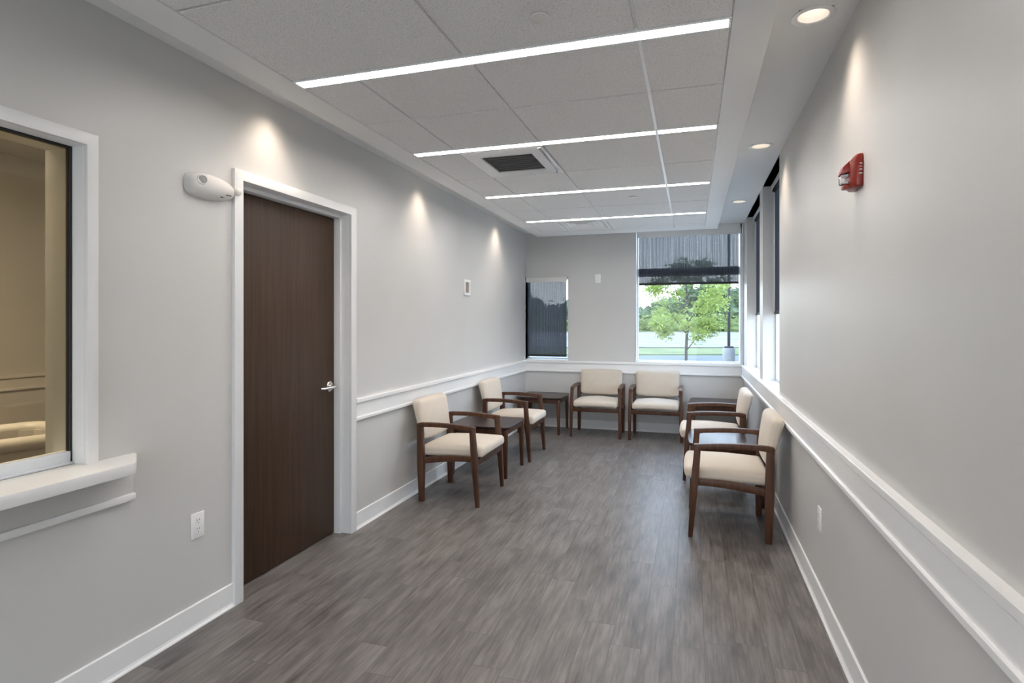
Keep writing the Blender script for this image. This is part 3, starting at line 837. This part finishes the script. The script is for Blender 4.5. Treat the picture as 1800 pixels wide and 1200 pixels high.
# fire strobe on right wall
t = thing('fire_strobe', 'red fire alarm strobe mounted high on the right wall', 'fire alarm', (XR, 2.475, 1.976)); t.scale = (1, 1, .9)
bm = bmesh.new()
loft(bm, [[(0, -.060, -.068), (0, .060, -.068), (0, .060, .070), (0, -.060, .070)], [(-.022, -.060, -.068), (-.022, .060, -.068), (-.022, .060, .066), (-.022, -.060, .066)], [(-.040, -.046, -.058), (-.040, .046, -.058), (-.040, .046, .040), (-.040, -.046, .040)]])
mesh('strobe_body', bm, M_RED, t, bevel=.007, seg=3)
bm = bmesh.new()
loft(bm, [[(-.036, -.030, .048), (-.036, .030, .048), (-.036, .030, .0), (-.036, -.030, .0)], [(-.058, -.026, .026), (-.058, .026, .026), (-.068, .026, -.006), (-.068, -.026, -.006)]])
mesh('strobe_hood', bm, M_RED, t, bevel=.002)
bm = bmesh.new(); rounded(bm, (.016, .024, .022), .008, 8); xform(bm, Matrix.Translation((-.050, 0, -.026))); mesh('strobe_lens', bm, M_LENS, t, smooth=True)
for z in (-.010, -.042):
    bm = bmesh.new()
    loft(bm, [[(-.040, -.018, z - .006), (-.040, .018, z - .006), (-.040, .018, z + .006), (-.040, -.018, z + .006)], [(-.062, -.010, z - .004), (-.062, .010, z - .004), (-.062, .010, z + .004), (-.062, -.010, z + .004)]])
    mesh('strobe_reflector', bm, M_WHITE, t, bevel=.002)
bm = bmesh.new(); rounded(bm, (.012, .022, .009), .006, 6); xform(bm, Matrix.Translation((-.046, 0, -.058))); mesh('strobe_chin', bm, M_RED, t, smooth=True)
cu = bpy.data.curves.new('fire_word', 'FONT'); cu.body = 'FIRE'; cu.size = .015; cu.space_character = 1.9; cu.extrude = .0004; cu.align_x = 'CENTER'; cu.align_y = 'CENTER'
tmp = bpy.data.objects.new('fire_word', cu); COL.objects.link(tmp)
bpy.context.view_layer.update()
me = bpy.data.meshes.new_from_object(tmp.evaluated_get(bpy.context.evaluated_depsgraph_get()))
bpy.data.objects.remove(tmp)
o = bpy.data.objects.new('fire_word', me); COL.objects.link(o); me.materials.append(M_WHITE); o.parent = t
o.matrix_local = Matrix.Translation((-.011, -.0606, .004)) @ Matrix.Rotation(PI / 2, 4, 'X') @ Matrix.Rotation(-PI / 2, 4, 'Z')

# ------------------------------------------------------------------ chair in the office
t = thing('office_chair', 'cream padded tub chair behind the reception glass', 'chair', (-3.95, 2.35, 0), -.35)
bm = bmesh.new()
pts = [(-.30, -.30), (-.31, .18), (-.285, .265), (-.22, .30), (.22, .30), (.285, .265), (.31, .18), (.30, -.30)]
tube(bm, [(x, y, .715) for x, y in pts], .042, 12); mesh('padded_rim', bm, M_LEATHER, t, smooth=True)
bm = bmesh.new()
loft(bm, [[(x, y, .25) for x, y in pts] + [(x * .86, y * .86, .25) for x, y in reversed(pts)], [(x, y, .71) for x, y in pts] + [(x * .86, y * .86, .71) for x, y in reversed(pts)]])
mesh('chair_shell', bm, M_LEATHER, t)
bm = bmesh.new(); rounded(bm, (.25, .26, .07), .04, 8); xform(bm, Matrix.Translation((0, -.03, .42))); mesh('seat', bm, M_DARKVINYL, t, smooth=True)
for sx in (-1, 1):
    for sy in (-1, 1):
        bm = bmesh.new(); loft(bm, [circ(.015, 0, 12, sx * .24, sy * .24), circ(.02, .26, 12, sx * .24, sy * .22)]); mesh('leg', bm, M_WOOD, t, smooth=True)

# ------------------------------------------------------------------ outdoors
GZ = -0.62
TH = .3037
def outside(bearing, d):
    """bearing: tangent measured from the view axis; d: distance along it"""
    r = bearing * d; c, s = math.cos(TH), math.sin(TH)
    return r * c - d * s, r * s + d * c
def band(name, d0, d1, z, mat, label):
    bm = bmesh.new()
    rings = []
    a = [outside(b, d0) for b in (-1.2, 0, 1.0, 3.0)]; b_ = [outside(b, d1) for b in (3.0, 1.0, 0, -1.2)]
    pts = a + b_
    poly(bm, pts, z - .3, z)
    o = struct(name, bm, mat); o['label'] = label
bm = bmesh.new(); box(bm, (-200, YF + WT, GZ - .4), (400, 420, GZ)); box(bm, (XR + WT, -60, GZ - .4), (400, YF + WT, GZ))
o = struct('ground', bm, M_ASPH); o['label'] = 'pale parking lot outside the windows'
bm = bmesh.new(); cells(bm, 'z', GZ, GZ + .12, -14, 12, -14, YF + 12, [(-6.7, XR + WT + .02, YB - WT - .02, YF + WT + .02)])  # unseen apron added as a reflector, throws daylight through the windows
o = struct('ground_bounce', bm, M_BOUNCE); o['label'] = 'added pale concrete apron that bounces daylight indoors'
band('ground_verge', 35.5, 44, GZ + .05, M_GRASS, 'strip of rough grass beyond the parking lot')
band('ground_gravel', 44, 112, GZ + .12, M_SAND, 'pale gravel field outside')
band('ground_meadow', 112, 300, GZ + .3, M_GRASS, 'green meadow below the tree line')

def blob(bm, c, r, sub=2, sq=1.0, amp=.28):
    s0 = len(bm.verts)
    res = bmesh.ops.create_icosphere(bm, subdivisions=sub, radius=1)
    for v in res['verts']:
        n = v.co.copy()
        k = 1 + amp * (random.random() - .5) * 2
        v.co = Vector(c) + Vector((n.x * r * k, n.y * r * k, n.z * r * k * sq))

def leaves(bm, centres, n, size, spread):
    for _ in range(n):
        c, r = random.choice(centres)
        d = Vector((random.gauss(0, 1), random.gauss(0, 1), random.gauss(0, .6)))
        p = Vector(c) + d.normalized() * r * random.random() ** .5
        a = Vector((random.gauss(0, 1), random.gauss(0, 1), random.gauss(0, .5))).normalized()
        b = a.cross(Vector((random.random(), random.random(), 1.2))).normalized()
        s = size * (.6 + .8 * random.random())
        vs = [bm.verts.new(p + q) for q in (-a * s, b * s * .6, a * s, -b * s * .6)]
        bm.faces.new(vs)

# young maple in front of the large window
tx, ty = outside((1206 - 900) / 1011, 20)
t = thing('young_maple', 'young bright green tree outside the large far window', 'tree', (tx, ty, GZ))
bm = bmesh.new()
tube(bm, [(0, 0, 0), (.0, 0, 1.0), (.02, 0, 1.6), (.04, 0, 2.4), (.0, 0, 3.4), (.03, 0, 4.3)], [.06, .05, .045, .035, .022, .008], 10)
mesh('trunk', bm, M_BARK, t, smooth=True)
bm = bmesh.new()
br = [((.02, 0, 1.05), (.35, .05, 1.5), (.62, .1, 2.0)), ((.02, 0, 1.6), (-.4, .1, 2.2), (-.7, .1, 2.7)), ((.03, 0, 2.0), (.5, -.2, 2.6), (.9, -.2, 3.0)), ((.03, 0, 2.3), (-.3, -.3, 3.0), (-.5, -.4, 3.6)), ((.0, 0, 2.8), (.3, .3, 3.5), (.4, .4, 3.9)), ((.02, 0, 1.4), (.1, -.5, 1.9), (.2, -.8, 2.4))]
for b in br: tube(bm, list(b), [.022, .014, .006], 6)
mesh('branch', bm, M_BARK, t, smooth=True)
bm = bmesh.new()
cen = []
for b in br:
    cen += [(b[1], .32), (b[2], .5)]
for k in range(34):
    h = random.random()
    R_ = (1.2 * math.sin(PI * min(1, .14 + .84 * h)) + .12)
    a = random.random() * 2 * PI
    cen.append(((R_ * math.cos(a), R_ * math.sin(a) * .9, 1.55 + 2.85 * h), .30 + .1 * random.random()))
leaves(bm, cen, 8000, .055, 1)
mesh('foliage', bm, M_LEAF, t)

# lamp post on a concrete base
lx, ly = outside((1281 - 900) / 1011, 29)
t = thing('lamp_post', 'dark lamp post on pale concrete base outside the large window', 'lamp post', (lx, ly, GZ))
bm = bmesh.new(); loft(bm, [circ(.30, 0), circ(.30, .70), circ(.28, .74)]); mesh('concrete_base', bm, M_CONC, t, smooth=True)
bm = bmesh.new(); box(bm, (-.21, -.21, .74), (.21, .21, .83)); mesh('base_cover', bm, M_DARKSTEEL, t, bevel=.01)
bm = bmesh.new(); loft(bm, [rect(0, 0, .80, .135, .135), rect(0, 0, 7.0, .125, .125)]); mesh('pole', bm, M_DARKSTEEL, t, bevel=.01)
bm = bmesh.new(); box(bm, (-.2, -.9, 6.95), (.2, .1, 7.12)); mesh('lamp_head', bm, M_DARKSTEEL, t, bevel=.02)

def wood_tree(label, x, y, h, w_, mat, group, name='woodland_tree', cat='tree'):
    t = thing(name, label, cat, (x, y, GZ + .3), random.random() * 6, group)
    if h > 3:
        bm = bmesh.new(); tube(bm, [(0, 0, 0), (.1, 0, h * .3), (0, .1, h * .6)], [.22, .18, .1], 8); mesh('trunk', bm, M_BARK, t, smooth=True)
    bm = bmesh.new(); clumps = []
    for k in range(9):
        u = k / 8
        rr = w_ * (.25 + .25 * math.sin(PI * (.15 + .8 * u))) * (.8 + .4 * random.random())
        a = random.random() * 2 * PI; off = w_ * .22 * (1 - u * .6)
        cc = (off * math.cos(a), off * math.sin(a), h * (.12 + .80 * u) - rr * .2)
        clumps.append((cc, rr * 1.12))
        blob(bm, cc, rr * (.42 if name == 'roadside_tree' else .72), 2, .75 + .2 * random.random(), .3)
    near = name == 'roadside_tree'
    leaves(bm, clumps, 15000 if near else 900, .13 if near else .42, 1)
    mesh('foliage', bm, mat, t)
    return t
px = 850
while px < 1330:
    d = 150 + random.uniform(-12, 12)
    h = 6.6 + random.uniform(-.8, .8)
    if px > 1150: h = 6.6 + min(1, (px - 1150) / 70) * 6 + random.uniform(-1, 1)
    if 1060 < px < 1125: h *= .85
    x, y = outside((px - 900) / 1011, d)
    wood_tree('dense green tree in the tree line at the far edge of gravel field', x, y, h, 7.5, M_FOLI, 'tree line beyond the gravel field')
    px += 30
px = 880
while px < 1330:
    x, y = outside((px - 900) / 1011, 118 + random.uniform(-3, 3))
    wood_tree('low light green shrub at the foot of the tree line', x, y, 2.0 + random.uniform(-.4, .5), 5.5, M_FOLI2, 'shrubs below the tree line', 'roadside_shrub', 'shrub')
    px += 34
for b, d, h in ((.505, 25, 5.2), (.66, 27, 6), (.82, 27, 6), (1.0, 26, 6)):
    x, y = outside(b, d)
    wood_tree('dark green tree standing outside the right wall windows', x, y, h, 3.4, M_FOLI, 'trees outside the right windows', 'roadside_tree')

# ------------------------------------------------------------------ light
w = bpy.data.worlds.new('overcast_day'); SC.world = w; w.use_nodes = True
nt = w.node_tree; bg_ = nt.nodes['Background']
tc = N(nt, 'ShaderNodeTexCoord'); sp = N(nt, 'ShaderNodeSeparateXYZ'); nt.links.new(tc.outputs['Generated'], sp.inputs[0])
nz = N(nt, 'ShaderNodeTexNoise', Scale=5.0, Detail=4.0); nt.links.new(tc.outputs['Generated'], nz.inputs['Vector'])
ad = N(nt, 'ShaderNodeMath', operation='MULTIPLY_ADD'); ad.inputs[1].default_value = .12
nt.links.new(nz.outputs['Fac'], ad.inputs[0]); nt.links.new(sp.outputs['Z'], ad.inputs[2])
c = ramp(nt, ad.outputs[0], [(0.05, (.90, .95, 1.0)), (0.30, (.66, .80, 1.0)), (0.9, (.52, .70, 1.0))])
nt.links.new(c, bg_.inputs['Color']); bg_.inputs['Strength'].default_value = 3.3

def area(name, loc, rot, sx, sy, power, col):
    l = bpy.data.lights.new(name, 'AREA'); l.shape = 'RECTANGLE'; l.size = sx; l.size_y = sy; l.energy = power; l.color = col
    o = bpy.data.objects.new(name, l); COL.objects.link(o); o.location = loc; o.rotation_euler = rot
area('office_lamp', (-4.0, 1.6, 3.0), (0, 0, 0), 1.2, .6, 85, (1, .93, .84))
area('lobby_fill', (-.8, -.8, ZC - .01), (0, 0, 0), 1.8, .06, 8, (1, .93, .86))  # added fill behind the camera, no fitting, lifts the near end

# ------------------------------------------------------------------ camera
cam = bpy.data.cameras.new('camera'); co = bpy.data.objects.new('camera', cam); COL.objects.link(co)
co.location = (0, 0, 1.41); co.rotation_euler = (PI / 2, 0, TH)
cam.sensor_fit = 'HORIZONTAL'; cam.sensor_width = 36; cam.lens = 36 * 1011.17 / 1800
cam.shift_y = -33.9 / 1800; cam.clip_start = .02; cam.clip_end = 900
SC.camera = co
SC.view_settings.view_transform = 'Standard'; SC.view_settings.look = 'None'
SC.view_settings.gamma = 1; SC.view_settings.use_curve_mapping = False
SC.view_settings.exposure = 1.22
